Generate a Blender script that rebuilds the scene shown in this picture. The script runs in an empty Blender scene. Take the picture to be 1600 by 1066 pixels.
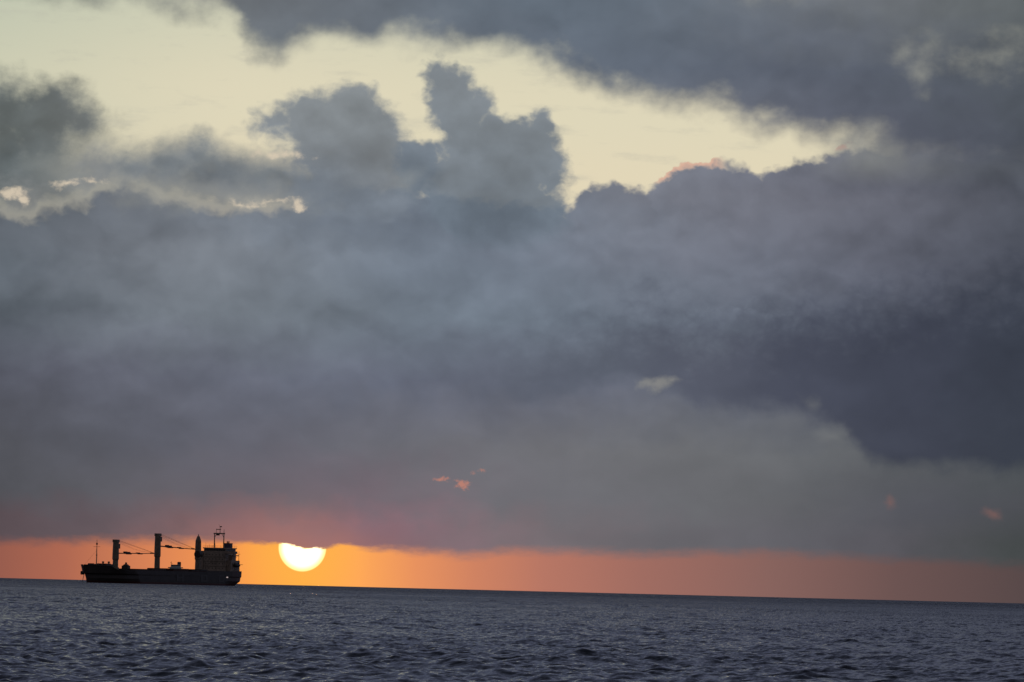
import bpy, bmesh, math, random
import numpy as np
from mathutils import Matrix, Vector

random.seed(4)
C = bpy.context.scene.collection
SC = bpy.context.scene
R_EARTH = 6371000.0
CAM_H = 3.4
F_PX = 8051.0          # focal length in pixels of a 1600 px wide frame
DIP = math.sqrt(2 * CAM_H / R_EARTH)

# ------------------------------------------------------------------ camera
roll = math.radians(1.43)
pitch = math.atan(389.9 / F_PX) - DIP
fwd = Vector((0, math.cos(pitch), math.sin(pitch)))
right0 = Vector((1, 0, 0))
up0 = right0.cross(fwd)
right = right0 * math.cos(roll) + up0 * math.sin(roll)
up = up0 * math.cos(roll) - right0 * math.sin(roll)
cam_d = bpy.data.cameras.new('camera')
cam = bpy.data.objects.new('camera', cam_d)
C.objects.link(cam)
M = Matrix.Identity(4)
for i in range(3):
    M[i][0] = right[i]; M[i][1] = up[i]; M[i][2] = -fwd[i]
M[0][3], M[1][3], M[2][3] = 0, 0, CAM_H
cam.matrix_world = M
cam_d.sensor_width = 36.0
cam_d.lens = F_PX / 1600 * 36.0
cam_d.clip_start = 1.0
cam_d.clip_end = 60000.0
SC.camera = cam

def direction(x, y):
    """azimuth and elevation (in 1/80.51 radians) of a point of the sky chart"""
    v = right * (x - 800) + up * (533 - y) + fwd * F_PX
    v.normalize()
    return math.atan2(v.x, v.y) * 80.51, math.asin(v.z) * 80.51

SUN_AZ, SUN_EL = direction(472.5, 856.0)
sun_az = SUN_AZ / 80.51
sun_el = SUN_EL / 80.51

# ------------------------------------------------------------------ colour management
SC.view_settings.view_transform = 'Standard'
SC.view_settings.look = 'None'
SC.view_settings.exposure = 0.0
SC.view_settings.gamma = 1.0
SC.view_settings.use_curve_mapping = False

def lin(c):
    out = []
    for v in c[:3]:
        v = v / 255.0
        out.append(v / 12.92 if v <= 0.04045 else ((v + 0.055) / 1.055) ** 2.4)
    return tuple(out) + (1.0,)

# ------------------------------------------------------------------ node helpers
class N:
    """tiny expression layer over shader nodes"""
    def __init__(self, tree):
        self.t = tree
    def node(self, kind, **kw):
        n = self.t.nodes.new(kind)
        for k, v in kw.items():
            setattr(n, k, v)
        return n
    def put(self, sock, v):
        if isinstance(v, V):
            self.t.links.new(v.s, sock)
        elif v is not None:
            sock.default_value = v
    def m(self, op, a, b=None, c=None, clamp=False):
        n = self.node('ShaderNodeMath', operation=op, use_clamp=clamp)
        self.put(n.inputs[0], a)
        if b is not None: self.put(n.inputs[1], b)
        if c is not None: self.put(n.inputs[2], c)
        return V(self, n.outputs[0])
    def vm(self, op, a, b=None, out=0, scale=None):
        n = self.node('ShaderNodeVectorMath', operation=op)
        self.put(n.inputs[0], a)
        if b is not None: self.put(n.inputs[1], b)
        if scale is not None: self.put(n.inputs['Scale'], scale)
        return V(self, n.outputs[out])
    def xyz(self, x, y, z=0.0):
        n = self.node('ShaderNodeCombineXYZ')
        self.put(n.inputs[0], x); self.put(n.inputs[1], y); self.put(n.inputs[2], z)
        return V(self, n.outputs[0])
    def step(self, v, lo, hi, a=0.0, b=1.0, kind='SMOOTHSTEP'):
        n = self.node('ShaderNodeMapRange', interpolation_type=kind, clamp=True) if kind != 'LINEAR' else self.node('ShaderNodeMapRange', clamp=True)
        self.put(n.inputs['Value'], v)
        self.put(n.inputs['From Min'], lo); self.put(n.inputs['From Max'], hi)
        self.put(n.inputs['To Min'], a); self.put(n.inputs['To Max'], b)
        return V(self, n.outputs['Result'])
    def mix(self, f, a, b):
        n = self.node('ShaderNodeMix', data_type='RGBA')
        self.put(n.inputs[0], f)
        self.put(n.inputs[6], a); self.put(n.inputs[7], b)
        return V(self, n.outputs[2])
    def cscale(self, c, f):
        return self.vm('SCALE', c, scale=f)
    def noise(self, vec, scale, detail=6.0, rough=0.55, color=False, lac=2.0, dist=0.0, dims='3D'):
        n = self.node('ShaderNodeTexNoise', noise_dimensions=dims)
        self.put(n.inputs['Vector'], vec)
        n.inputs['Scale'].default_value = scale
        n.inputs['Detail'].default_value = detail
        n.inputs['Roughness'].default_value = rough
        n.inputs['Lacunarity'].default_value = lac
        n.inputs['Distortion'].default_value = dist
        return V(self, n.outputs['Color' if color else 'Fac'])
    def billow(self, vec, scale, detail=2.0, rough=0.5):
        n = self.node('ShaderNodeTexVoronoi', voronoi_dimensions='2D', feature='SMOOTH_F1', normalize=False)
        self.put(n.inputs['Vector'], vec)
        n.inputs['Scale'].default_value = scale
        n.inputs['Detail'].default_value = detail
        n.inputs['Roughness'].default_value = rough
        n.inputs['Smoothness'].default_value = 0.35
        return V(self, n.outputs['Distance'])
    def ramp(self, f, stops, interp='EASE'):
        n = self.node('ShaderNodeValToRGB')
        cr = n.color_ramp
        cr.interpolation = interp
        st = sorted(stops, key=lambda q: q[0])
        cr.elements[0].position, cr.elements[0].color = st[0]
        cr.elements[1].position, cr.elements[1].color = st[-1]
        for p, c in st[1:-1]:
            e = cr.elements.new(p); e.color = c
        self.put(n.inputs[0], f)
        return V(self, n.outputs['Color'])
    def curve(self, X, pts):
        """height of a cloud edge as a function of azimuth; pts are chart points"""
        pp = sorted(direction(x, y) for x, y in pts)
        n = self.node('ShaderNodeFloatCurve')
        n.inputs['Factor'].default_value = 1.0
        cv = n.mapping.curves[0]
        pos = [(min(1, max(0, (a + 12) / 24)), min(1, max(0, (e + 2) / 14))) for a, e in pp]
        for p in pos[1:-1]:
            cv.points.new(*p)
        cv.points[0].location = pos[0]
        cv.points[len(cv.points) - 1].location = pos[-1]
        n.mapping.update()
        self.put(n.inputs['Value'], (X + 12.0) * (1 / 24.0))
        return V(self, n.outputs[0]) * 14.0 - 2.0
    def blobs(self, P, lst, k=0.18):
        """soft union of ellipses, roughly a signed distance in chart units"""
        f = None
        for (x, y, rx, ry) in lst:
            a, e = direction(x, y)
            d = self.vm('SUBTRACT', P, (a, e, 0.0))
            d = self.vm('MULTIPLY', d, (100.0 / rx, 100.0 / ry, 0.0))
            l = self.vm('LENGTH', d, out=1)
            m = min(rx, ry) / 100.0
            g = self.m('MULTIPLY_ADD', l, -m, m)
            f = g if f is None else self.m('SMOOTH_MAX', f, g, k)
        return f
class V:
    def __init__(self, n, s): self.n, self.s = n, s
    def __add__(a, b): return a.n.m('ADD', a, b)
    def __radd__(a, b): return a.n.m('ADD', a, b)
    def __sub__(a, b): return a.n.m('SUBTRACT', a, b)
    def __rsub__(a, b): return a.n.m('SUBTRACT', b, a)
    def __mul__(a, b): return a.n.m('MULTIPLY', a, b)
    def __rmul__(a, b): return a.n.m('MULTIPLY', a, b)
    def __truediv__(a, b): return a.n.m('DIVIDE', a, b)

# ------------------------------------------------------------------ sky
def build_sky():
    w = bpy.data.worlds.new('World')
    SC.world = w
    w.use_nodes = True
    t = w.node_tree
    t.nodes.clear()
    n = N(t)
    tc = n.node('ShaderNodeTexCoord')
    D = n.vm('NORMALIZE', V(n, tc.outputs['Generated']))
    sep = n.node('ShaderNodeSeparateXYZ')
    n.put(sep.inputs[0], D)
    dx, dy, dz = (V(n, sep.outputs[i]) for i in range(3))
    X = n.m('ARCTAN2', dx, dy) * 80.51
    Y = n.m('ARCSINE', dz) * 80.51
    P = n.xyz(X, Y)

    # wind-torn displacement of every cloud shape
    Ps = n.vm('MULTIPLY', P, (1.0, 1.25, 1.0))
    w1 = n.noise(Ps, 0.75, 4.0, 0.55, color=True, dims='2D')
    w1 = n.vm('SUBTRACT', w1, (0.5, 0.5, 0.5))
    w2 = n.vm('SUBTRACT', n.noise(Ps, 2.6, 4.0, 0.5, color=True, dims='2D'), (0.5, 0.5, 0.5))
    Pw = n.vm('ADD', P, n.vm('MULTIPLY', w1, (0.42, 0.34, 0.0)))
    Pw = n.vm('ADD', Pw, n.vm('MULTIPLY', w2, (0.26, 0.2, 0.0)))
    sw = n.node('ShaderNodeSeparateXYZ'); n.put(sw.inputs[0], Pw)
    Xw, Yw = V(n, sw.outputs[0]), V(n, sw.outputs[1])
    # noises
    fb = n.noise(Ps, 1.6, 7.0, 0.54, dims='2D') - 0.5                       # medium wisps
    fs = n.noise(Ps, 1.15, 5.0, 0.5, dims='2D') - 0.5            # broad soft swelling
    fine = n.noise(Ps, 6.0, 6.0, 0.62, dims='2D') - 0.5
    bil = n.billow(n.vm('ADD', Ps, n.vm('SCALE', w2, scale=0.25)), 3.4, 2.0, 0.55)   # puffs
    bil = bil - 0.5

    # ---- clear sky behind the clouds
    fy = n.step(Y, direction(800, 420)[1], direction(800, 0)[1], kind='LINEAR')
    clear = n.ramp(fy, [(0.0, lin((224, 205, 176))), (0.28, lin((226, 214, 184))), (0.6, lin((222, 214, 186))),
                        (1.0, lin((208, 207, 183)))], 'EASE')
    fx = n.step(X, direction(-100, 100)[0], direction(420, 100)[0])
    clear = n.mix(fx, n.vm('MULTIPLY', clear, (0.84, 0.90, 0.92)), clear)
    wisp = n.step(n.noise(n.vm('MULTIPLY', P, (0.8, 3.2, 1.0)), 1.1, 7.0, 0.6, dims='2D'), 0.52, 0.78)
    clear = n.mix(wisp * 0.28, clear, lin((178, 176, 164)))

    # ---- big soft colour changes of the cloud bank (rows: height, columns: azimuth)
    cols = [-200, 0, 200, 400, 600, 800, 1000, 1200, 1400, 1600, 1800]
    rows = {
        0:   [(112,116,114),(112,116,114),(116,119,119),(108,113,119),(105,112,121),(97,108,120),(99,109,121),(104,110,119),(108,112,117),(96,102,104),(90,95,98)],
        100: [(84,92,92),(86,94,94),(100,105,108),(106,113,120),(108,115,124),(103,112,125),(96,105,118),(92,98,111),(88,94,106),(84,90,97),(80,86,92)],
        200: [(82,90,93),(84,92,95),(98,104,108),(107,114,122),(104,113,125),(106,116,127),(112,116,125),(102,106,118),(84,88,101),(76,81,90),(72,78,86)],
        300: [(90,96,103),(94,100,108),(105,110,118),(104,112,122),(102,111,124),(106,115,127),(116,119,129),(110,112,123),(100,102,113),(78,82,92),(70,75,84)],
        400: [(84,91,98),(90,97,105),(110,115,123),(113,119,127),(106,115,127),(107,116,129),(111,116,128),(102,106,118),(90,93,105),(70,74,85),(62,66,76)],
        500: [(76,83,90),(82,89,97),(100,106,114),(108,115,123),(103,112,123),(104,114,126),(100,108,120),(93,100,112),(80,85,98),(66,71,82),(58,62,72)],
        600: [(76,79,86),(82,84,92),(96,99,108),(99,103,113),(94,99,110),(95,99,111),(98,102,111),(92,96,104),(84,88,96),(74,79,86),(66,70,76)],
        700: [(76,77,81),(82,83,87),(92,94,101),(99,99,107),(106,106,111),(113,113,116),(111,112,113),(104,106,107),(92,95,96),(78,83,84),(70,74,74)],
        780: [(70,71,75),(80,81,84),(96,94,98),(108,101,106),(116,105,110),(112,110,113),(107,107,109),(101,102,103),(87,88,92),(76,78,80),(70,72,70)],
        828: [(80,72,74),(92,80,82),(108,92,94),(144,106,104),(136,107,112),(122,110,112),(108,104,106),(99,98,101),(87,86,89),(70,74,72),(62,65,63)],
    }
    gx = (n.m('ADD', X, n.m('MULTIPLY', fb, 1.1)) + 10.5) * (1 / 21.0)
    prev = None
    py = None
    Yg = Y + fb * 0.5
    for y in sorted(rows, reverse=True):
        g = {300: 1.04, 400: 1.07, 500: 1.08, 600: 1.05}.get(y, 1.0)
        bl = 3 if y >= 600 else 0
        st = [(min(1, max(0, (direction(c, y)[0] + 10.5) / 21.0)), lin((k[0] * g, k[1] * g, k[2] * g + bl))) for c, k in zip(cols, rows[y])]
        r = n.ramp(gx, st, 'B_SPLINE' if y < 760 else 'CARDINAL')
        if prev is None:
            prev = r
        else:
            prev = n.mix(n.step(Yg, direction(800, py)[1], direction(800, y)[1], kind='LINEAR'), prev, r)
        py = y
    base = prev

    # relief inside the bank: the light comes from upper left of the gap
    def relief(off, s, d=5.0):
        a = n.noise(n.vm('ADD', Ps, w2v), s, d, 0.5, dims='2D')
        b = n.noise(n.vm('ADD', n.vm('ADD', Ps, off), w2v), s, d, 0.5, dims='2D')
        return a - b
    w2v = n.vm('MULTIPLY', w1, (0.6, 0.6, 0.0))
    rel = relief((-0.15, 0.45, 0.0), 0.55, 3.0) * 0.62 + relief((0.05, 0.18, 0.0), 1.3, 3.0) * 0.26
    rel_amt = n.step(Y, direction(800, 800)[1], direction(800, 520)[1], 0.25, 1.0)
    q = n.vm('ADD', Ps, n.vm('ADD', n.vm('SCALE', w2, scale=0.16), w2v))
    puff_rel = n.billow(n.vm('ADD', q, (0.03, 0.24, 0.0)), 0.62, 1.0, 0.45) - n.billow(q, 0.62, 1.0, 0.45)
    shade = (rel + puff_rel * 0.20) * rel_amt + 1.0

    bank = n.cscale(base, shade)

    # ---- thin far stratus streaks under the bank
    st1 = n.noise(n.vm('MULTIPLY', P, (0.5, 1.5, 1.0)), 1.1, 5.0, 0.5, dims='2D') - 0.5
    low = n.step(Y, direction(800, 600)[1], direction(800, 700)[1])
    bank = n.cscale(bank, st1 * low * 0.10 + 1.0)

    # ---- coverage fields
    edge_m = n.curve(Xw, [(-400, 310), (-100, 300), (0, 292), (28, 316), (52, 318), (76, 304), (100, 296), (138, 290), (160, 268), (220, 262),
                          (255, 278), (310, 296), (350, 300), (405, 296), (450, 300), (480, 296), (530, 280), (640, 290),
                          (720, 300), (800, 310), (890, 318), (915, 292), (960, 285), (1012, 290), (1032, 268), (1070, 254),
                          (1115, 243), (1158, 244), (1178, 262), (1210, 257), (1260, 240), (1310, 226), (1370, 226), (1450, 226), (1600, 232), (1900, 230)])
    f_m = edge_m - Yw + bil * -0.12 + fb * 0.10
    edge_u = n.curve(Xw, [(-400, -60), (-100, -30), (0, -4), (200, 6), (320, 14), (362, 36), (395, 82), (440, 92), (480, 74), (530, 68),
                          (600, 66), (700, 74), (800, 84), (870, 106), (940, 134), (1000, 158), (1060, 174), (1120, 182),
                          (1180, 194), (1240, 207), (1300, 218), (1370, 226), (1440, 246), (1600, 268), (1900, 280)])
    f_u = Yw - edge_u + fs * 0.66
    f_l = n.blobs(Pw, [(15, 172, 80, 46), (85, 172, 52, 46), (118, 205, 52, 34), (5, 240, 60, 56), (62, 268, 60, 30),
                       (-80, 220, 90, 90), (60, 220, 70, 46), (60, 195, 80, 40)], 0.35) + fb * 0.62 + fine * 0.14 + 0.10
    f_c = n.blobs(Pw, [(298, 238, 50, 34), (340, 262, 92, 36), (420, 276, 84, 28), (262, 254, 50, 34),
                       (205, 262, 60, 26), (480, 292, 64, 36)], 0.25) + fb * 0.40 + fine * 0.14 + 0.05
    P2 = n.vm('ADD', P, n.vm('ADD', n.vm('MULTIPLY', w1, (0.28, 0.22, 0.0)), n.vm('MULTIPLY', w2, (0.26, 0.22, 0.0))))
    f_t = n.blobs(P2, [(434, 192, 50, 30), (488, 184, 60, 46), (552, 172, 58, 44), (592, 214, 44, 56), (520, 236, 84, 48),
                       (622, 270, 64, 50), (560, 300, 110, 60), (650, 262, 46, 42), (520, 200, 84, 40), (560, 230, 80, 60)], 0.22) - bil * 0.10 + fb * 0.20 + fine * 0.12 + 0.06
    f_r = n.blobs(P2, [(676, 118, 20, 32), (700, 132, 34, 32), (744, 152, 28, 18), (694, 165, 24, 40), (716, 190, 42, 42), (726, 236, 52, 42),
                       (846, 198, 28, 30), (806, 214, 36, 32), (860, 240, 24, 40), (868, 284, 26, 48), (796, 262, 92, 56),
                       (780, 326, 116, 70), (690, 280, 72, 44), (708, 158, 44, 56), (738, 168, 34, 30), (762, 218, 62, 44), (830, 240, 56, 60), (650, 250, 40, 34)], 0.16) - bil * 0.10 + fb * 0.14 + fine * 0.10 + 0.05

    # separate cloud heads standing in front of one another inside the bank
    def head(x, y, rx, ry, crisp, gain, fade):
        f = n.blobs(P2, [(x, y, rx, ry)]) - bil * 0.12 + fb * 0.16
        top = direction(x, y - ry)[1]
        return n.step(f, -0.02, crisp) * n.step(Y, top - fade, top - 0.1) * (gain * 1.35)
    heads = None
    for args in ((70, 400, 110, 95, 0.10, -0.07, 1.3), (205, 350, 90, 85, 0.10, -0.06, 1.2), (380, 420, 120, 90, 0.14, 0.07, 1.0),
                 (660, 400, 170, 110, 0.30, -0.10, 1.9), (560, 440, 90, 60, 0.15, 0.05, 0.8), (860, 420, 120, 70, 0.15, 0.05, 0.8),
                 (960, 352, 80, 66, 0.08, -0.06, 0.8), (1070, 400, 120, 70, 0.14, 0.07, 0.8), (1330, 330, 150, 90, 0.16, -0.05, 1.2),
                 (1150, 560, 130, 84, 0.14, 0.10, 0.75), (1420, 470, 90, 110, 0.25, -0.05, 1.4), (1240, 470, 110, 60, 0.16, -0.05, 0.9),
                 (250, 560, 160, 80, 0.25, 0.05, 1.0)):
        h_ = head(*args)
        heads = h_ if heads is None else heads + h_
    bank = n.cscale(bank, (heads + 1.0) * n.step(f_m + fs * 0.4, 0.05, 0.75, 1.07, 1.0))

    # ---- compose, far to near
    k_m = n.step(f_m, -0.03, n.step(X, direction(640, 0)[0], direction(360, 0)[0], 0.16, 0.42))
    col = n.mix(k_m, clear, bank)
    # fire-lit rims on the far cumulus tops
    rim_w = n.m('MAXIMUM', n.step(n.blobs(P, [(1080, 262, 62, 34), (1045, 276, 32, 22)], 0.05), 0.0, 0.14),
                n.step(n.blobs(P, [(1308, 224, 32, 14)]), 0.0, 0.08))
    rim = n.step(f_m, -0.02, 0.03) * n.step(f_m, 0.15, 0.03) * rim_w
    col = n.mix(rim * 0.6, col, lin((222, 162, 142)))
    # thin grey veil hanging between the bank and the broken clouds over it
    veil = n.step(Y + fb * 1.2, direction(200, 205)[1], direction(200, 285)[1]) * n.step(X, direction(640, 0)[0], direction(430, 0)[0])
    veil = veil * (1.0 - k_m)
    col = n.mix(veil * 0.93, col, n.cscale(lin((126, 130, 133))[:3], shade))
    k_c = n.step(f_c, -0.10, 0.34)
    col = n.mix(k_c * 0.94, col, n.cscale(n.mix(n.step(Y, direction(0, 330)[1], direction(0, 240)[1]), lin((116, 121, 128)), lin((108, 115, 121))), shade * n.step(f_c + fs * 0.5, 0.1, 0.6, 1.14, 0.90)))
    k_t = n.step(f_t, -0.04, 0.24) * n.step(Y, direction(560, 400)[1], direction(560, 300)[1])
    c_t = n.cscale(n.mix(n.step(Y, direction(560, 340)[1], direction(560, 130)[1]), lin((112, 120, 130)), lin((124, 131, 137))), shade * n.step(f_t + fs * 0.5, 0.05, 0.62, 1.14, 0.93))
    col = n.mix(k_t * 0.95, col, c_t)
    k_r = n.step(f_r, -0.03, 0.18) * n.step(Y, direction(760, 440)[1], direction(760, 320)[1])
    c_r = n.cscale(n.mix(n.step(Y, direction(760, 380)[1], direction(760, 100)[1]), lin((104, 115, 127)), lin((118, 126, 134))), shade * n.step(f_r + fs * 0.5, 0.05, 0.60, 1.12, 0.93))
    col = n.mix(k_r * 0.95, col, c_r)
    k_l = n.step(f_l, -0.14, 0.40)
    col = n.mix(k_l * 0.96, col, n.cscale(n.mix(n.step(X, direction(0, 200)[0], direction(170, 200)[0]), lin((88, 95, 97)), lin((100, 105, 107))), shade * n.step(f_l + fs * 0.9, 0.1, 0.8, 1.18, 0.90)))
    # narrow bright slits where the left clouds do not quite meet
    slit = n.step(n.blobs(Pw, [(26, 300, 26, 9), (42, 312, 10, 10), (112, 290, 20, 4), (142, 286, 22, 5), (375, 318, 30, 5), (418, 312, 34, 5), (466, 326, 9, 9), (438, 240, 28, 5)], 0.06)
                  + fine * 0.20 + fb * 0.12, -0.03, 0.09)
    dim = n.step(n.blobs(P, [(250, 300, 90, 34), (100, 270, 90, 26), (640, 278, 30, 14), (400, 316, 110, 26)], 0.2) + fb * 0.7, -0.1, 0.5)
    col = n.mix(dim * 0.38, col, lin((156, 156, 148)))
    col = n.mix(slit * 0.82, col, lin((222, 206, 182)))
    # hazy merging of both decks at the right end of the opening
    merge = n.step(X + fb * 1.4, direction(1230, 0)[0], direction(1400, 0)[0]) * n.step(Y, direction(1450, 300)[1], direction(1450, 250)[1])
    col = n.mix(merge * 0.92, col, n.cscale(n.mix(n.step(X, direction(1320, 0)[0], direction(1560, 0)[0]), lin((124, 126, 126)), lin((88, 92, 100))), shade))
    # high dark sheet with its openings
    hole = n.step(n.blobs(Pw, [(1440, 110, 16, 26), (1420, 86, 18, 14)], 0.15) + fb * 0.5, -0.16, 0.34) * 0.36
    hole2 = n.step(n.blobs(Pw, [(1545, 88, 110, 26), (1590, 110, 70, 22), (1560, 60, 80, 20)], 0.15) + fb * 0.9 + st1 * 0.25, -0.10, 0.7) * 0.36
    k_u = n.step(f_u, -0.22, 0.40)
    topwisp = n.step(n.blobs(P, [(1210, -20, 90, 26)]) + fb * 0.5, -0.1, 0.5) * 0.4
    u_col = n.cscale(base, rel * 0.8 + 1.0)
    u_col = n.mix(n.m('MAXIMUM', hole, n.m('MAXIMUM', hole2, topwisp)), u_col, lin((196, 194, 176)))
    u_col = n.cscale(u_col, n.step(Y, direction(800, 0)[1] + 1.2, direction(800, 0)[1], 0.95, 1.0))
    col = n.mix(k_u, col, u_col)

    # dark slab of cloud, lower right, flat-bottomed
    edge_d = n.curve(Xw, [(-400, 560), (500, 560), (640, 600), (700, 622), (760, 628), (860, 628), (930, 616), (985, 604), (1040, 622), (1100, 642),
                          (1200, 652), (1290, 662), (1330, 700), (1370, 728), (1450, 738), (1600, 736), (1900, 736)])
    k_d = n.step(Yw - edge_d + fb * 0.26, -0.10, 0.30)
    top_d = n.curve(X, [(-400, 560), (400, 560), (700, 560), (900, 555), (1000, 520), (1100, 540), (1200, 520), (1400, 500), (1500, 480), (1600, 470), (1900, 470)])
    k_d = k_d * n.step(Y - top_d + fb * 1.0 - bil * 0.4, 0.9, -0.7)
    k_d = k_d * n.step(X, direction(560, 600)[0], direction(1020, 600)[0], 0.0, 1.0)
    d_col = n.ramp((X + 10.5) * (1 / 21.0), [((direction(x, 640)[0] + 10.5) / 21.0, lin(c)) for x, c in
                   [(600, (92, 97, 108)), (900, (88, 94, 107)), (1100, (82, 86, 100)), (1250, (70, 74, 89)), (1400, (62, 66, 80)), (1600, (56, 61, 73))]], 'EASE')
    col = n.mix(k_d * 0.92, col, n.cscale(d_col, rel * 0.5 + 1.0))
    # broken light spots in the slab edge, and small lit puffs far below it
    spot = n.step(n.blobs(Pw, [(1022, 600, 26, 11), (1045, 596, 14, 6)], 0.06) + fine * 0.10, -0.05, 0.10)
    col = n.mix(spot * 0.55, col, lin((152, 150, 142)))
    spot = n.step(n.blobs(Pw, [(1264, 628, 16, 12), (1300, 676, 26, 16)], 0.06) + fb * 0.2, -0.05, 0.20)
    col = n.mix(spot * 0.35, col, lin((128, 130, 128)))
    puff = n.step(n.blobs(P2, [(684, 752, 14, 6), (724, 760, 18, 9), (744, 737, 8, 2)], 0.02) + fine * 0.26 + fb * 0.10, 0.0, 0.08)
    col = n.mix(puff * 0.75, col, lin((200, 132, 112)))
    puff = n.step(n.blobs(P2, [(1388, 788, 12, 14), (1552, 802, 20, 14)], 0.02) + fb * 0.22, -0.02, 0.14)
    col = n.mix(puff * 0.55, col, lin((134, 98, 92)))

    # ---- afterglow strip between the stratus base and the sea
    band = n.ramp((X + 10.5) * (1 / 21.0), [((direction(x, 885)[0] + 10.5) / 21.0, lin(c)) for x, c in
                  [(-200, (120, 74, 66)), (0, (152, 93, 78)), (100, (174, 104, 82)), (230, (214, 129, 86)), (330, (240, 147, 82)),
                   (400, (253, 163, 77)), (472, (255, 173, 74)), (560, (255, 168, 88)), (650, (232, 146, 95)), (740, (208, 131, 98)),
                   (850, (183, 119, 101)), (1000, (160, 109, 98)), (1200, (136, 100, 94)), (1400, (108, 84, 82)), (1600, (88, 73, 73)), (1800, (82, 68, 66))]], 'LINEAR')
    edge_b = n.curve(X, [(-400, 846), (0, 846), (300, 846), (420, 850), (455, 853), (490, 857), (512, 858), (528, 852), (545, 850), (560, 854), (640, 861),
                         (760, 866), (800, 860), (860, 862), (1000, 866), (1200, 863), (1320, 870), (1450, 876), (1600, 884), (1900, 890)])
    bn = n.noise(n.vm('MULTIPLY', P, (0.8, 2.4, 1.0)), 3.0, 7.0, 0.62, dims='2D') - 0.5
    fsoft = edge_b - Y + bn * 0.16
    near = n.step(n.m('ABSOLUTE', X - direction(472, 850)[0]), 2.2, 0.3)
    soft = n.m('MULTIPLY_ADD', near, -0.09, 0.13)
    k_b = n.step(fsoft, soft * -1.0, soft)
    # red light in the cloud base just over the strip
    dy_b = Y - edge_b
    glow = n.step(dy_b, 0.36, -0.02) * n.step(n.m('ABSOLUTE', X - direction(440, 850)[0]), 4.6, 0.2)
    col = n.mix(glow * 0.20, col, n.mix(near, lin((140, 100, 92)), lin((206, 122, 92))))
    col = n.mix(k_b, col, band)

    # sun disc, its upper half behind the cloud base
    dd = n.vm('LENGTH', n.vm('SUBTRACT', P, (SUN_AZ, SUN_EL, 0.0)), out=1)
    disc = n.step(dd, 0.380, 0.360)
    cut = n.step(edge_b - Y + bn * 0.16 + fine * 0.10, -0.03, 0.03)
    disc_c = n.mix(n.step(dd, 0.26, 0.372), (2.4, 1.9, 1.15, 1.0), (1.35, 0.98, 0.34, 1.0))
    halo = n.step(dd, 1.2, 0.34) * n.m('MULTIPLY_ADD', k_b, 0.94, 0.06)
    col = n.mix(halo * 0.38, col, lin((255, 184, 70)))
    col = n.mix(disc * cut, col, disc_c)

    # ---- rest of the dome: broken dusk overcast, darker away from the sun
    sky = n.node('ShaderNodeTexSky', sky_type='NISHITA')
    sky.sun_disc = False
    sky.sun_elevation = sun_el
    sky.sun_rotation = sun_az
    sky.altitude = 0
    nish = n.cscale(V(n, sky.outputs[0]), 0.05)
    away = n.step(dy, -0.6, 0.95)
    over = n.mix(away, (0.066, 0.063, 0.068, 1.0), (0.112, 0.128, 0.196, 1.0))
    over = n.cscale(over, n.step(dz, 0.12, 0.75, 1.12, 0.5, kind='LINEAR'))
    dn = n.noise(n.vm('MULTIPLY', D, (1.0, 1.0, 2.4)), 4.5, 6.0, 0.58, dist=0.4)
    over = n.cscale(over, n.step(dn, 0.3, 0.75, 0.72, 1.35, kind='LINEAR'))
    dome = n.mix(n.step(dn, 0.60, 0.72) * 0.3, over, nish)
    out_x = n.step(n.m('ABSOLUTE', X), 8.6, 13.0)
    out_y = n.step(Y, 9.6, 15.0)
    outside = n.m('MAXIMUM', out_x, out_y)
    side_glow = n.mix(n.step(Y, 1.2, 0.3) * n.step(dy, 0.7, 0.97) * 0.6, dome, lin((120, 88, 84)))
    col = n.mix(outside, col, side_glow)

    bg = n.node('ShaderNodeBackground')
    n.put(bg.inputs['Color'], col)
    bg.inputs['Strength'].default_value = 1.0
    o = n.node('ShaderNodeOutputWorld')
    t.links.new(bg.outputs[0], o.inputs[0])
    w.cycles.sampling_method = 'MANUAL'
    w.cycles.sample_map_resolution = 1024
build_sky()

# ------------------------------------------------------------------ sun
sl = bpy.data.lights.new('sun', 'SUN')
sl.energy = 0.004          # the disc is dimmed by the air and the cloud base
sl.angle = math.radians(0.53)
sl.color = (1.0, 0.5, 0.22)
so = bpy.data.objects.new('sun', sl)
C.objects.link(so)
sv = Vector((math.sin(sun_az) * math.cos(sun_el), math.cos(sun_az) * math.cos(sun_el), math.sin(sun_el)))
so.rotation_euler = sv.to_track_quat('Z', 'Y').to_euler()
so.location = (0, 0, 60)

# ------------------------------------------------------------------ water
def wave_field(x, y, lam_min):
    """sum of trochoidal wind waves; lam_min is the shortest wave each point may carry"""
    rng = np.random.default_rng(11)
    nw = 110
    dx = np.zeros_like(x); dyy = np.zeros_like(x); dz = np.zeros_like(x)
    lam = np.exp(np.linspace(math.log(0.55), math.log(20.0), nw)) * (1 + 0.06 * rng.standard_normal(nw))
    main = math.radians(205)
    for L in lam:
        k = 2 * math.pi / L
        spread = 0.55 + 0.45 * math.exp(-L / 4.0)
        th = main + rng.standard_normal() * spread
        steep = 0.038 * (1.0 if L < 1.9 else (1.9 / L) ** 0.72)
        a = steep / k * 1.0
        ph = rng.uniform(0, 2 * math.pi)
        cx, cy = math.cos(th), math.sin(th)
        fade = np.clip((L / lam_min - 1.0) / 1.0, 0, 1).astype(np.float32)
        arg = (x * (k * cx) + y * (k * cy) + ph)
        arg = np.mod(arg, 2 * np.pi).astype(np.float32)
        s = np.sin(arg) * fade; c = np.cos(arg) * fade
        dz += a * c
        dx -= a * 0.9 * cx * s
        dyy -= a * 0.9 * cy * s
    return dx, dyy, dz

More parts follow.
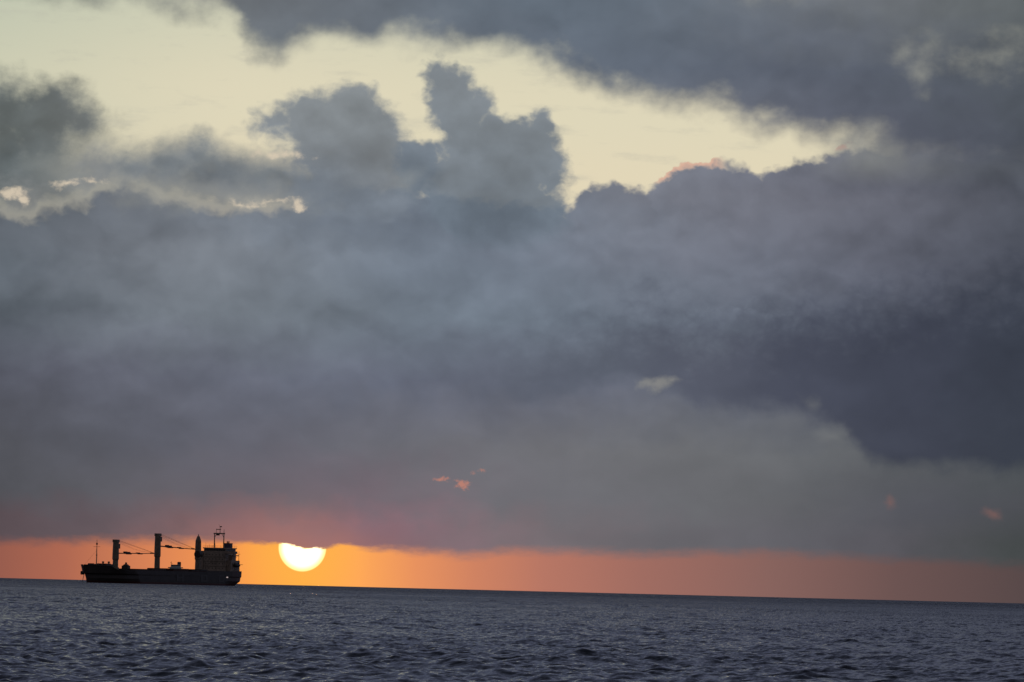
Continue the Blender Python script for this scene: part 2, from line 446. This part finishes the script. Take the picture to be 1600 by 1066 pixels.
def build_water():
    dense = np.radians(np.arange(-10.5, 10.5001, 0.027))
    left_ = np.radians(np.arange(-180, -10.5, 2.5))
    right_ = np.radians(np.arange(12.5, 180, 2.5))
    az = np.concatenate([left_, dense, right_])
    r_in = np.geomspace(1.0, 100, 30)[:-1]
    r_mid = np.concatenate([np.geomspace(100, 142, 60)[:-1], np.geomspace(142, 1100, 2150)[:-1], np.geomspace(1100, 7600, 1000)])
    r_out = np.geomspace(7700, 30000, 25)
    r = np.concatenate([r_in, r_mid, r_out])
    dr = np.gradient(r)
    A, Rr = np.meshgrid(az, r)
    DR = np.repeat(dr[:, None], len(az), 1)
    x = (Rr * np.sin(A)); y = (Rr * np.cos(A))
    z = -(Rr ** 2) / (2 * R_EARTH)
    wgt = np.clip((math.radians(10.5) - np.abs(A)) / math.radians(0.4), 0, 1) * np.clip((Rr - 101) / 15, 0, 1) * np.clip((7600 - Rr) / 200, 0, 1)
    lam_min = np.maximum(2.6 * DR, 3.0 * Rr * math.radians(0.027))
    xs, ys, zs = (v.ravel() for v in (x, y, z))
    dx, dyy, dz = wave_field(xs, ys, lam_min.ravel())
    wg = wgt.ravel()
    # gusts: patches of livelier and calmer water
    g = 1 + 0.22 * np.sin(xs / 23.0 + np.sin(ys / 61.0) * 2) * np.sin(ys / 47.0 + xs / 90.0)
    co = np.stack([xs + dx * wg * g, ys + dyy * wg * g, zs + dz * wg * g], 1).astype(np.float32)
    nr, nc = A.shape
    idx = np.arange(nr * nc).reshape(nr, nc)
    nxt = np.roll(idx, -1, axis=1)
    q = np.stack([idx[:-1], nxt[:-1], nxt[1:], idx[1:]], -1).reshape(-1, 4)[:, ::-1]
    me = bpy.data.meshes.new('water')
    me.vertices.add(len(co)); me.vertices.foreach_set('co', co.ravel())
    me.loops.add(q.size); me.loops.foreach_set('vertex_index', q.ravel().astype(np.int32))
    me.polygons.add(len(q))
    me.polygons.foreach_set('loop_start', np.arange(0, q.size, 4, dtype=np.int32))
    me.polygons.foreach_set('use_smooth', np.ones(len(q), dtype=bool))
    me.update(calc_edges=True)
    o = bpy.data.objects.new('water', me)
    C.objects.link(o)
    o['kind'] = 'structure'
    # material
    m = bpy.data.materials.new('sea_water'); m.use_nodes = True
    t = m.node_tree; t.nodes.clear(); n = N(t)
    geo = n.node('ShaderNodeNewGeometry')
    pos = V(n, geo.outputs['Position'])
    nrm = V(n, geo.outputs['Normal'])
    c1 = n.vm('SUBTRACT', n.noise(n.vm('MULTIPLY', pos, (1, 1, 0.5)), 2.4, 4.0, 0.6, color=True), (0.5, 0.5, 0.5))
    c2 = n.vm('SUBTRACT', n.noise(n.vm('MULTIPLY', pos, (1, 1, 0.5)), 0.45, 4.0, 0.55, color=True), (0.5, 0.5, 0.5))
    gust = n.noise(n.vm('MULTIPLY', pos, (0.012, 0.006, 0.0)), 1.0, 4.0, 0.6)
    dist = n.vm('LENGTH', pos, out=1)
    amp = n.step(gust, 0.3, 0.7, 0.75, 1.25, kind='LINEAR') * n.step(dist, 200.0, 2200.0, 0.8, 2.4, kind='LINEAR')
    sl_ = n.vm('ADD', n.vm('MULTIPLY', c1, (0.95, 0.95, 0.0)), n.vm('MULTIPLY', c2, (0.35, 0.35, 0.0)))
    # facets turned away from a grazing viewer hide behind their crests: what is seen is the side that leans towards the eye
    full = n.vm('ADD', nrm, n.vm('SCALE', sl_, scale=amp))
    inc = n.vm('NORMALIZE', n.vm('MULTIPLY', V(n, geo.outputs['Incoming']), (1.0, 1.0, 0.0)))
    lean = n.vm('DOT_PRODUCT', full, inc, out=1)
    sc = n.node('ShaderNodeSeparateXYZ'); n.put(sc.inputs[0], c1)
    side = V(n, sc.outputs[2]) * amp * 1.5
    fold = n.m('SQRT', lean * lean + side * side) - lean
    nn = n.vm('NORMALIZE', n.vm('ADD', full, n.vm('SCALE', inc, scale=fold)))
    b = n.node('ShaderNodeBsdfPrincipled')
    b.inputs['Base Color'].default_value = (0.006, 0.012, 0.022, 1)
    b.inputs['Roughness'].default_value = 0.07
    b.inputs['IOR'].default_value = 1.333
    n.put(b.inputs['Normal'], nn)
    out = n.node('ShaderNodeOutputMaterial')
    t.links.new(b.outputs[0], out.inputs[0])
    me.materials.append(m)
build_water()

# ------------------------------------------------------------------ materials
def paint(name, col, rough=0.5, var=0.25, scale=0.6, metal=0.0, dirt=None, streak=True):
    m = bpy.data.materials.new(name); m.use_nodes = True
    t = m.node_tree; t.nodes.clear(); n = N(t)
    tc = n.node('ShaderNodeTexCoord')
    p = V(n, tc.outputs['Object'])
    a = n.noise(p, scale, 6.0, 0.6)
    s = n.noise(n.vm('MULTIPLY', p, (1.6, 1.6, 0.18)), 1.2, 5.0, 0.6)
    c = n.cscale(tuple(col) + (1.0,) if False else n.mix(n.step(a, 0.3, 0.7), tuple(v * (1 - var) for v in col) + (1,), tuple(min(1, v * (1 + var)) for v in col) + (1,)), 1.0)
    if streak:
        c = n.mix(n.step(s, 0.56, 0.74) * 0.55, c, (dirt or (0.10, 0.045, 0.02)) + (1,))
    b = n.node('ShaderNodeBsdfPrincipled')
    n.put(b.inputs['Base Color'], c)
    b.inputs['Roughness'].default_value = rough
    b.inputs['Metallic'].default_value = metal
    out = n.node('ShaderNodeOutputMaterial')
    t.links.new(b.outputs[0], out.inputs[0])
    return m
def hull_paint():
    m = bpy.data.materials.new('hull_paint'); m.use_nodes = True
    t = m.node_tree; t.nodes.clear(); n = N(t)
    tc = n.node('ShaderNodeTexCoord')
    p = V(n, tc.outputs['Object'])
    sp = n.node('ShaderNodeSeparateXYZ'); n.put(sp.inputs[0], p)
    a = n.noise(p, 0.25, 6.0, 0.6)
    s = n.noise(n.vm('MULTIPLY', p, (0.9, 0.9, 0.10)), 1.0, 6.0, 0.62)
    c = n.mix(n.step(a, 0.3, 0.7), (0.075, 0.064, 0.064, 1), (0.105, 0.090, 0.090, 1))
    aft = n.step(V(n, sp.outputs[0]) + a * 6.0, 22.0, 16.0)
    c = n.mix(aft * 0.8, c, (0.16, 0.085, 0.085, 1))
    c = n.mix(n.step(s, 0.55, 0.75) * 0.5, c, (0.12, 0.055, 0.035, 1))
    c = n.mix(n.step(V(n, sp.outputs[2]), 1.0, 0.7), c, (0.13, 0.035, 0.03, 1))
    b = n.node('ShaderNodeBsdfPrincipled')
    n.put(b.inputs['Base Color'], c)
    b.inputs['Roughness'].default_value = 0.55
    out = n.node('ShaderNodeOutputMaterial')
    t.links.new(b.outputs[0], out.inputs[0])
    return m
MAT = {
    'hull': hull_paint(),
    'buff': paint('buff_paint', (0.52, 0.42, 0.37)),
    'mast': paint('mast_paint', (0.36, 0.31, 0.25)),
    'dark': paint('dark_steel', (0.07, 0.055, 0.05), var=0.3),
    'deck': paint('deck_paint', (0.10, 0.045, 0.04), rough=0.7),
    'glass': paint('window_glass', (0.03, 0.035, 0.045), rough=0.1, var=0.1, streak=False),
    'pane': paint('curtained_glass', (0.17, 0.14, 0.12), rough=0.3, var=0.1, streak=False),
    'funnel': paint('funnel_paint', (0.10, 0.09, 0.16), var=0.2),
    'white': paint('white_paint', (0.80, 0.86, 0.90), var=0.06, dirt=(0.45, 0.42, 0.38)),
    'blue': paint('blue_hull', (0.05, 0.09, 0.16), var=0.15),
    'letter': paint('letter_paint', (0.115, 0.103, 0.103), var=0.12, streak=False),
    'rope': paint('wire_rope', (0.06, 0.05, 0.05), streak=False),
    'orange': paint('lifeboat_paint', (0.45, 0.13, 0.05), var=0.1, streak=False),
    'galv': paint('galvanised_chain', (0.45, 0.42, 0.40), var=0.2, streak=False),
}
lm = bpy.data.materials.new('lamp_glow'); lm.use_nodes = True
lb = lm.node_tree.nodes['Principled BSDF']
lb.inputs['Base Color'].default_value = (0.8, 0.75, 0.7, 1)
lb.inputs['Emission Color'].default_value = (1.0, 0.82, 0.8, 1)
lb.inputs['Emission Strength'].default_value = 0.35
MAT['lamp'] = lm

# ------------------------------------------------------------------ mesh helpers
class MB:
    def __init__(self): self.bm = bmesh.new()
    def box(self, x0, x1, y0, y1, z0, z1, bev=0.0, taper=0.0):
        vs = []
        for z, t in ((z0, 0), (z1, taper)):
            for (x, y) in ((x0 + t, y0 + t), (x1 - t, y0 + t), (x1 - t, y1 - t), (x0 + t, y1 - t)):
                vs.append(self.bm.verts.new((x, y, z)))
        f = [(3, 2, 1, 0), (4, 5, 6, 7), (0, 1, 5, 4), (1, 2, 6, 5), (2, 3, 7, 6), (3, 0, 4, 7)]
        fs = [self.bm.faces.new([vs[i] for i in q]) for q in f]
        if bev:
            es = list({e for ff in fs for e in ff.edges})
            bmesh.ops.bevel(self.bm, geom=es, offset=bev, segments=2, affect='EDGES')
        return self
    def tube(self, a, b, r0, r1=None, seg=10):
        a, b = Vector(a), Vector(b)
        r1 = r0 if r1 is None else r1
        d = (b - a).normalized()
        u = d.orthogonal().normalized(); v = d.cross(u)
        ra, rb = [], []
        for i in range(seg):
            t = 2 * math.pi * i / seg
            o = u * math.cos(t) + v * math.sin(t)
            ra.append(self.bm.verts.new(a + o * r0)); rb.append(self.bm.verts.new(b + o * r1))
        for i in range(seg):
            j = (i + 1) % seg
            self.bm.faces.new((ra[i], ra[j], rb[j], rb[i]))
        self.bm.faces.new(ra[::-1]); self.bm.faces.new(rb)
        return self
    def lathe(self, cx, cy, prof, seg=20):
        rings = []
        for (r, z) in prof:
            rings.append([self.bm.verts.new((cx + r * math.cos(2 * math.pi * i / seg), cy + r * math.sin(2 * math.pi * i / seg), z)) for i in range(seg)])
        for a, b in zip(rings, rings[1:]):
            for i in range(seg):
                j = (i + 1) % seg
                self.bm.faces.new((a[i], a[j], b[j], b[i]))
        self.bm.faces.new(rings[0][::-1]); self.bm.faces.new(rings[-1])
        return self
    def rail(self, pts, h=1.0, r=0.035, gap=1.6):
        for a, b in zip(pts, pts[1:]):
            a, b = Vector(a), Vector(b)
            for k in (0.5, 1.0):
                self.tube(a + Vector((0, 0, h * k)), b + Vector((0, 0, h * k)), r, seg=5)
            m = max(1, int((b - a).length / gap))
            for i in range(m + 1):
                p = a.lerp(b, i / m)
                self.tube(p, p + Vector((0, 0, h)), r, seg=5)
        return self
    def build(self, name, mat, parent=None, smooth=False):
        me = bpy.data.meshes.new(name)
        bmesh.ops.recalc_face_normals(self.bm, faces=self.bm.faces)
        if smooth:
            for f in self.bm.faces: f.smooth = len(f.verts) == 4
        self.bm.to_mesh(me); self.bm.free()
        me.materials.append(MAT[mat] if isinstance(mat, str) else mat)
        o = bpy.data.objects.new(name, me); C.objects.link(o)
        if parent is not None: o.parent = parent
        return o
def thing(name, label, cat, loc, rz, zs=1.0):
    o = bpy.data.objects.new(name, None); C.objects.link(o)
    o.location = loc; o.rotation_euler = (0, 0, rz); o.scale = (1, 1, zs); o['label'] = label; o['category'] = cat
    return o

def loft_hull(levels, nst, sides_top):
    """levels: list of (z(x) function, x_aft, x_fwd, xs, half breadths)"""
    mb = MB(); bm = mb.bm
    grid = []
    for (zf, xa, xf, xs, hs) in levels:
        row = []
        for i in range(nst + 1):
            t = i / nst
            t = 1 - (1 - t) ** 1.25 if t > 0.5 else t ** 1.12
            x = xa + (xf - xa) * min(1, max(0, t))
            row.append((x, float(np.interp(x, xs, hs)), zf(x)))
        row[-1] = (xf, 0.02, zf(xf))
        grid.append(row)
    for side in (1, -1):
        vv = [[bm.verts.new((x, side * h, z)) for (x, h, z) in row] for row in grid]
        for a, b in zip(vv, vv[1:]):
            for i in range(nst):
                bm.faces.new((a[i], a[i + 1], b[i + 1], b[i]))
        if side == 1: P_ = vv
        else: S_ = vv
    for i in range(nst):                                      # deck
        bm.faces.new((P_[sides_top][i], P_[sides_top][i + 1], S_[sides_top][i + 1], S_[sides_top][i]))
    for j in range(len(grid) - 1):                            # transom
        bm.faces.new((P_[j][0], P_[j + 1][0], S_[j + 1][0], S_[j][0]))
    for i in range(nst):                                      # bottom
        bm.faces.new((P_[0][i], P_[0][i + 1], S_[0][i + 1], S_[0][i]))
    return mb

# ------------------------------------------------------------------ cargo ship
# ship frame: x forward from the transom, y to port, z up from the waterline
def build_cargo_ship():
    hd = math.radians(245.9)
    hx, hy = math.cos(hd), math.sin(hd)
    px, py = -179.4, 2650.0                                  # foot of the middle crane post
    loc = (px - 77.6 * hx, py - 77.6 * hy)
    z0 = -(2680.0 ** 2) / (2 * R_EARTH)
    S = thing('cargo_ship', 'long dark cargo ship with three crane posts and a bridge house at its stern', 'cargo ship', (loc[0], loc[1], z0 + 0.15), hd, 1.045)
    sheer = lambda x: float(np.interp(x, [0, 14, 24, 26, 120, 138.5, 141.5, 148, 157], [7.3, 7.2, 7.1, 6.5, 6.5, 6.6, 8.0, 8.1, 8.3]))
    top_b = ([0, 3, 8, 15, 25, 122, 132, 140, 146, 150, 153, 155.4, 156.4], [9.2, 10.0, 10.8, 11.4, 11.6, 11.6, 10.8, 9.0, 6.7, 4.7, 2.9, 1.2, 0])
    mid_b = ([0, 3, 8, 15, 25, 120, 130, 138, 145, 150, 153.5, 155.6], [9.1, 9.9, 10.8, 11.4, 11.6, 11.6, 10.3, 8.2, 5.6, 3.6, 1.7, 0])
    low_b = ([0.3, 3, 8, 15, 25, 118, 128, 136, 143, 149, 153.2], [8.8, 9.5, 10.5, 11.1, 11.6, 11.5, 9.6, 6.8, 4.0, 1.8, 0])
    wl_b = ([4, 8, 15, 25, 116, 126, 134, 142, 148, 152], [7.4, 8.9, 10.0, 11.5, 11.4, 8.6, 5.6, 2.8, 1.0, 0])
    levels = [
        (lambda x: -1.5, 6.0, 151.5, *wl_b),
        (lambda x: 0.0, 4.0, 152.2, *wl_b),
        (lambda x: 2.2, 1.6, 153.0, *low_b),
        (lambda x: 3.9, 0.4, 154.2, *low_b),
        (lambda x: 4.5, 0.0, 155.6, *mid_b),
        (sheer, 0.0, 156.4, *top_b)]
    loft_hull(levels, 90, 5).build('hull', 'hull', S)
    b = MB()                                                   # bulwark rail cap round the bow
    pts = [(x, float(np.interp(x, *top_b))) for x in np.linspace(141.5, 156.2, 14)]
    for sgn in (1, -1):
        for (xa, ya), (xb, yb) in zip(pts, pts[1:]):
            b.tube((xa, sgn * ya, sheer(xa) + 0.15), (xb, sgn * yb, sheer(xb) + 0.15), 0.16, seg=6)
    b.build('bulwark', 'dark', S)
    # hatches between the posts
    for (x0, x1, h) in ((37, 54, 7.25), (57, 73.5, 7.75), (82, 98, 7.1), (101, 112, 7.1)):
        hc = MB().box(x0, x1, -7.5, 7.5, 6.2, h - 0.35, 0.05).build('hatch_coaming', 'deck', S)
        c = MB()
        k = 4
        for i in range(k):
            w_ = (x1 - x0) / k
            c.box(x0 + i * w_ + 0.06, x0 + (i + 1) * w_ - 0.06, -7.7, 7.7, h - 0.35, h, 0.05)
        c.build('hatch_cover', 'dark', hc)
    # peaked deck housing on the foredeck
    dh = MB().box(109.6, 112.8, -1.7, 1.7, 6.2, 8.5, 0.1).box(109.9, 112.5, -1.4, 1.4, 8.45, 9.2, 0.0, taper=0.7).build('deck_housing', 'dark', S)
    MB().lathe(111.2, 0, [(0.45, 9.15), (0.55, 9.5), (0.55, 9.9), (0.3, 10.1)], 12).build('cowl', 'dark', dh)
    # forecastle
    fh = MB().box(130.5, 138.5, -3.4, 3.4, 6.3, 9.0, 0.15).box(131.5, 137.5, -2.4, 2.4, 8.9, 9.25, 0.05).build('forecastle_house', 'dark', S)
    for (x, y) in ((133.0, 1.9), (135.2, -0.2)):
        MB().lathe(x, y, [(0.4, 9.1), (0.4, 9.6), (0.62, 9.65), (0.62, 10.1), (0.35, 10.3)], 12).build('ventilator', 'mast', S)
    w = MB()
    w.tube((148, -1.6, 8.6), (148, 1.6, 8.6), 0.6, seg=12).box(147.3, 148.7, -0.3, 0.3, 8.0, 9.1, 0.05)
    w.build('windlass', 'dark', S)
    # foremast
    fm = MB()
    fm.tube((142.5, 0, 8.0), (142.5, 0, 16.2), 0.26, 0.2).tube((142.5, 0, 16.2), (142.5, 0, 20.6), 0.18, 0.09)
    fm.tube((142.5, -1.9, 17.2), (142.5, 1.9, 17.2), 0.07, seg=6)
    fm.tube((142.5, 0, 13.0), (142.5, 0, 13.35), 0.4)
    for s in (-1, 1):
        fm.tube((142.5, 0, 15.5), (147.5, 4.0 * s, 8.4), 0.025, seg=4)
    f = fm.build('foremast', 'mast', S)
    MB().lathe(142.5, 0, [(0.3, 18.1), (0.42, 18.25), (0.42, 18.9), (0.2, 19.1)], 10).build('mast_lamp', 'dark', f)
    # anchor chain from the port hawse
    ch = MB()
    ch.tube((153.0, -1.0, 4.2), (154.6, -1.3, -0.8), 0.16, 0.16, seg=6)
    ch.build('anchor_chain', 'galv', S)
    MB().box(150.6, 152.6, -3.5, -2.1, 3.6, 5.4, 0.2).build('anchor', 'dark', S)

    # cranes
    def crane(x, ztop, jz, jz2, jx, split=True):
        c = MB()
        mid = ztop * 0.55
        c.lathe(x, 0, [(1.95, 5.9), (1.95, 7.4), (1.45, 7.7), (1.38, mid - 0.6), (1.7, mid), (1.62, ztop - 5.0), (1.5, ztop - 1.3)], 20)
        if split:
            for s in (-1, 1):
                c.box(x - 1.35, x + 1.2, 0.35 if s > 0 else -1.45, 1.45 if s > 0 else -0.35, ztop - 1.35, ztop, 0.1)
            c.box(x - 0.9, x + 0.9, -1.3, 1.3, ztop - 1.5, ztop - 0.9, 0.05)
        else:
            c.lathe(x, 0, [(1.5, ztop - 1.35), (1.1, ztop - 0.2), (0.65, ztop + 0.9), (0.4, ztop + 1.0)], 14)
            c.tube((x, 0, ztop + 0.8), (x, 0, ztop + 2.0), 0.3, 0.15)
        p = c.build('crane_post', 'mast', S, smooth=False)
        if jx is None:
            return p
        cb = MB().box(x - 2.9, x - 1.3, -1.0, 1.0, jz + 2.2, jz + 4.6, 0.12)
        cab = cb.build('operator_cab', 'dark', p)
        j = MB()
        for s in (-1, 1):                                      # twin-beam jib with bracing and fittings
            j.tube((x - 1.6, 0.9 * s, jz), (jx, 0.35 * s, jz2), 0.25, 0.16, seg=8)
        for i in range(1, 14):
            t = i / 14; t2 = (i + 1) / 14
            xx = (x - 1.6) * (1 - t) + jx * t; x2 = (x - 1.6) * (1 - t2) + jx * t2
            zz = jz * (1 - t) + jz2 * t; z2 = jz * (1 - t2) + jz2 * t2
            yw = 0.9 * (1 - t) + 0.35 * t
            j.tube((xx, -yw, zz), (xx, yw, zz), 0.1, seg=5)
            if i < 13: j.tube((xx, -yw, zz), (x2, yw, z2), 0.08, seg=5)
        L_ = jx - (x - 1.6)
        def at(t): return (x - 1.6) + L_ * t, jz * (1 - t) + jz2 * t
        for t, dz, sx, sz in ((0.22, 0.5, 0.9, 0.4), (0.30, 0.42, 0.9, 0.3), (0.28, -0.1, 2.6, 0.25), (0.31, -0.3, 1.8, 0.25), (0.62, -0.25, 1.5, 0.2), (0.56, 0.3, 1.0, 0.15), (0.95, 0.25, 0.7, 0.22)):
            cx_, cz_ = at(t)
            j.box(cx_ - sx, cx_ + sx, -0.8, 0.8, cz_ + dz - sz, cz_ + dz + sz, 0.08)
        j.build('jib', 'dark', p)
        r = MB()
        for s in (-1, 1):
            r.tube((x - 1.0, 0.8 * s, ztop - 0.2), (jx + 1.2, 0.35 * s, jz2 + 0.45), 0.05, seg=5)
            prev = None                                        # slack second fall, sagging
            for i in range(13):
                t = i / 12
                q = Vector((x - 1.4 + (jx + 3 - x + 1.4) * t, 0.6 * s, (ztop - 0.7) * (1 - t) + (jz2 + 0.4) * t - 1.1 * math.sin(math.pi * t)))
                if prev is not None: r.tube(prev, q, 0.028, seg=4)
                prev = q
        r.build('crane_cable', 'rope', p)
        return p
    crane(122.5, 21.0, 14.4, 14.8, 81.5)
    crane(77.6, 24.8, 18.6, 17.6, 36.5)
    crane(32.6, 23.3, 0, 0, None, split=False)
    # base housings of the posts
    for x in (77.6, 32.6):
        MB().box(x - 3.4, x + 3.4, -4.0, 4.0, 6.2, 7.7, 0.12).build('mast_house', 'dark', S)
    MB().tube((34.4, 0.4, 15.2), (31.0, 0.4, 15.2), 1.75, 1.75, seg=16).build('post_collar', 'dark', S)

    # accommodation block
    blk = MB()
    blk.box(1.2, 14.0, -6.3, 6.3, 7.0, 16.6, 0.1)
    h = blk.build('bridge_house', 'buff', S)
    lower = MB().box(1.5, 12.0, 6.3, 8.7, 7.0, 12.6, 0.12).build('side_house', 'buff', S)
    MB().box(1.5, 12.0, -8.7, -6.3, 7.0, 12.6, 0.12).build('side_house', 'buff', S)
    # deck edges between storeys
    e = MB()
    for z in (9.6, 12.0, 14.3):
        e.box(0.9, 14.35, -6.62, 6.62, z - 0.09, z + 0.09)
    e.build('deck_edge', 'mast', h)
    # storey windows on the front and port side
    for z in (8.5, 10.8, 13.1, 15.3):
        for y in (-5.0, -3.0, -1.0, 1.0, 3.0, 5.0):
            MB().box(13.95, 14.06, y - 0.28, y + 0.28, z - 0.3, z + 0.3, 0.04).build('window', 'pane', h)
    for z in (8.5, 10.8):
        for x in (2.6, 5.0, 7.4, 9.8):
            MB().box(x - 0.35, x + 0.35, 8.66, 8.76, z - 0.3, z + 0.3, 0.04).build('window', 'pane', lower)
    # wings and wheelhouse
    wing = MB().box(10.2, 13.9, -11.7, 11.7, 15.9, 16.55, 0.08)
    for s in (-1, 1):
        wing.box(10.4, 13.7, 6.35 if s > 0 else -11.7, 11.7 if s > 0 else -6.35, 16.55, 17.15, 0.05)
        wing.tube((12.2, 11.0 * s, 16.0), (12.2, 6.6 * s, 13.2), 0.16, seg=6)
    wing.build('bridge_wing', 'buff', S)
    MB().box(11.6, 13.2, -8.8, -6.9, 7.0, 15.9, 0.1).build('wing_support', 'buff', S)
    wh = MB().box(2.2, 13.6, -6.5, 6.5, 16.6, 18.3, 0.08).build('wheelhouse', 'buff', S)
    g = MB()
    for i in range(9):
        y = -6.2 + i * 1.38
        g.box(13.55, 13.7, y + 0.06, y + 1.30, 17.25, 18.15, 0.03)
    for i in range(5):
        x = 4.0 + i * 1.9
        g.box(x, x + 1.6, 6.45, 6.6, 17.25, 18.15, 0.03)
    g.build('bridge_windows', 'glass', wh)
    MB().box(1.8, 14.1, -7.0, 7.0, 18.3, 18.85, 0.1).build('roof', 'buff', wh)
    rr = MB().rail([(1.9, -6.9, 18.85), (14.0, -6.9, 18.85), (14.0, 6.9, 18.85), (1.9, 6.9, 18.85)], 1.0, 0.03, 2.4)
    for (x, y, hh) in ((13.6, -5.4, 2.4), (13.6, -3.4, 1.8), (13.4, -1.4, 1.2), (13.2, 3.0, 1.0)):
        rr.tube((x, y, 18.85), (x, y, 18.85 + hh), 0.05, seg=5)
    rr.build('roof_railing', 'dark', wh)
    # port and starboard wing ends trailing aft, lifeboat deck posts
    bt = MB().box(2.2, 8.8, 6.35, 8.6, 14.8, 15.3, 0.08).box(4.6, 8.2, 6.25, 7.6, 12.5, 14.9, 0.08).build('boat_deck', 'buff', S)
    dv = MB()
    dv.tube((2.0, 8.3, 12.5), (2.0, 8.3, 17.2), 0.14, 0.08, seg=6)
    dv.tube((2.0, 7.6, 15.9), (2.0, 9.2, 15.8), 0.07, seg=5)
    dv.build('ensign_staff', 'dark', S)
    for x in (4.0, 8.4):
        d1 = MB().tube((x, 8.3, 8.0), (x, 9.2, 11.6), 0.16, seg=6).tube((x, 9.15, 11.5), (x, 9.9, 11.3), 0.12, seg=6)
        d1.build('davit', 'dark', S)
    MB().tube((1.6, 8.5, 10.6), (1.6, 10.6, 10.6), 0.12, seg=6).build('boom', 'dark', S)
    lbm = MB(); lbm.lathe(0, 0, [(0.15, -3.4), (0.65, -2.8), (0.9, -1.4), (0.95, 0), (0.9, 1.4), (0.65, 2.8), (0.15, 3.4)], 14)
    lbo = lbm.build('lifeboat', 'dark', S)
    lbo.rotation_euler = (0, math.radians(90), 0); lbo.location = (6.2, 9.4, 10.2)
    # funnel
    fn = MB().box(1.6, 5.4, 0.6, 4.3, 16.6, 21.3, 0.25).build('funnel', 'funnel', S)
    MB().box(1.5, 5.5, 0.5, 4.4, 21.0, 21.25, 0.04).build('funnel_cap', 'dark', fn)
    for y in (2.0, 2.9):
        MB().tube((3.5, y, 21.0), (3.3, y, 22.2), 0.32, seg=10).build('exhaust_pipe', 'dark', fn)
    # portal mast with radars
    pm = MB()
    xm = 9.0
    for s in (-1, 1):
        y = s * 2.75
        pm.tube((xm, y, 18.8), (xm, y, 26.1), 0.34, 0.26, seg=8)
        pm.tube((xm, y, 24.0), (xm, y - s * 1.3, 25.9), 0.12, seg=6)
        pm.tube((xm - 1.3, y, 18.8), (xm, y, 23.0), 0.1, seg=6)
    pm.box(xm - 0.5, xm + 0.5, -3.2, 3.2, 25.7, 26.3, 0.06)
    pm.tube((xm, 0.4, 26.2), (xm, 0.4, 29.4), 0.2, 0.1, seg=6)
    pm.tube((xm, 0.4, 29.0), (xm, -0.4, 30.6), 0.05, seg=4)
    pm.tube((xm, 2.75, 26.0), (xm, 2.75, 28.2), 0.16, 0.1, seg=6)
    pm.tube((xm, -1.8, 26.2), (xm, -1.8, 28.4), 0.11, 0.08, seg=6)
    pmo = pm.build('portal_mast', 'mast', S)
    MB().box(xm - 0.2, xm + 0.2, -1.9, 0.9, 27.9, 28.25, 0.05).build('radar_scanner', 'dark', pmo)
    MB().box(xm - 0.2, xm + 0.2, 0.2, 1.4, 29.2, 29.7, 0.05).build('radar_scanner', 'dark', pmo)
    MB().box(xm - 0.6, xm + 0.6, -1.6, 0.0, 25.0, 25.7, 0.08).build('mast_platform', 'dark', pmo)
    # stern rail
    sr = MB().rail([(12, 11.0, 7.2), (3, 9.3, 7.25), (0.2, 8.1, 7.3), (0.2, -8.1, 7.3), (3, -9.3, 7.25), (12, -11.0, 7.2)], 0.9, 0.03, 2.0)
    sr.build('stern_railing', 'dark', S)
    # hull letters, port side amidships: H O C
    yy = 11.62
    def letter(bars):
        lt = MB()
        for (x0, x1, z0, z1) in bars: lt.box(x0, x1, yy - 0.05, yy + 0.04, z0, z1)
        lt.build('hull_lettering', 'letter', S)
    letter([(75.9, 77.9, 1.6, 5.0), (70.0, 72.0, 1.6, 5.0), (72.0, 75.9, 3.0, 3.7)])
    letter([(49.0, 51.0, 1.6, 5.0), (43.5, 45.5, 1.6, 5.0), (45.5, 49.0, 4.4, 5.0), (45.5, 49.0, 1.6, 2.2)])
    letter([(29.0, 31.0, 1.6, 5.0), (24.5, 29.0, 4.4, 5.0), (24.5, 29.0, 1.6, 2.2)])
    MB().box(20.2, 21.8, 11.45, 11.75, 3.8, 4.35, 0.1).build('side_lamp', 'lamp', S)
    return S
build_cargo_ship()

# ------------------------------------------------------------------ white ship farther out, seen end-on
def build_far_ship():
    D_ = 5000.0
    az = (284.5 - 800) / F_PX
    zz = -(D_ ** 2) / (2 * R_EARTH)
    rz = math.radians(-90) - az
    S = thing('white_ship', 'small white ship with a dark funnel, seen end-on beyond the cargo ship deck', 'ship', (math.sin(az) * D_, math.cos(az) * D_, zz), rz)
    lv = [
        (lambda x: -1.0, -30.0, 30.0, [-30, -20, 10, 24, 30], [5, 7.2, 7.2, 4, 0]),
        (lambda x: 0.0, -31.0, 31.0, [-31, -20, 10, 24, 31], [5.5, 7.4, 7.4, 4, 0]),
        (lambda x: 6.5 if x < 18 else 6.5 + (x - 18) * 0.12, -32.0, 35.0, [-32, -20, 12, 26, 35], [6.6, 7.6, 7.6, 5.2, 0])]
    loft_hull(lv, 40, 2).build('hull', 'blue', S)
    s = MB().box(-14, 8, -5.8, 5.8, 6.4, 12.0, 0.15).box(-12, 7, -5.6, 5.6, 12.0, 15.0, 0.15).box(-4, 6.4, -4.6, 4.6, 15.0, 17.2, 0.15)
    sup = s.build('superstructure', 'white', S)
    g = MB()
    for i in range(6):
        g.box(6.35, 6.5, -4.2 + i * 1.42, -4.2 + i * 1.42 + 1.2, 15.9, 16.8)
    g.build('bridge_windows', 'glass', sup)
    for s_ in (-1, 1):
        MB().box(2.5, 5.0, 5.5 if s_ > 0 else -7.3, 7.3 if s_ > 0 else -5.5, 13.8, 14.7, 0.1).build('bridge_wing', 'mast', S)
    f = MB().box(-10, -6, 1.6, 5.2, 14.9, 20.0, 0.4, taper=0.0).build('funnel', 'funnel', S)
    m = MB().tube((1, -4.2, 17.0), (1, -4.2, 20.4), 0.22, 0.12, seg=6).tube((1, -5.1, 19.2), (1, -3.0, 18.2), 0.18, seg=6)
    m.build('mast', 'deck', S)
build_far_ship()
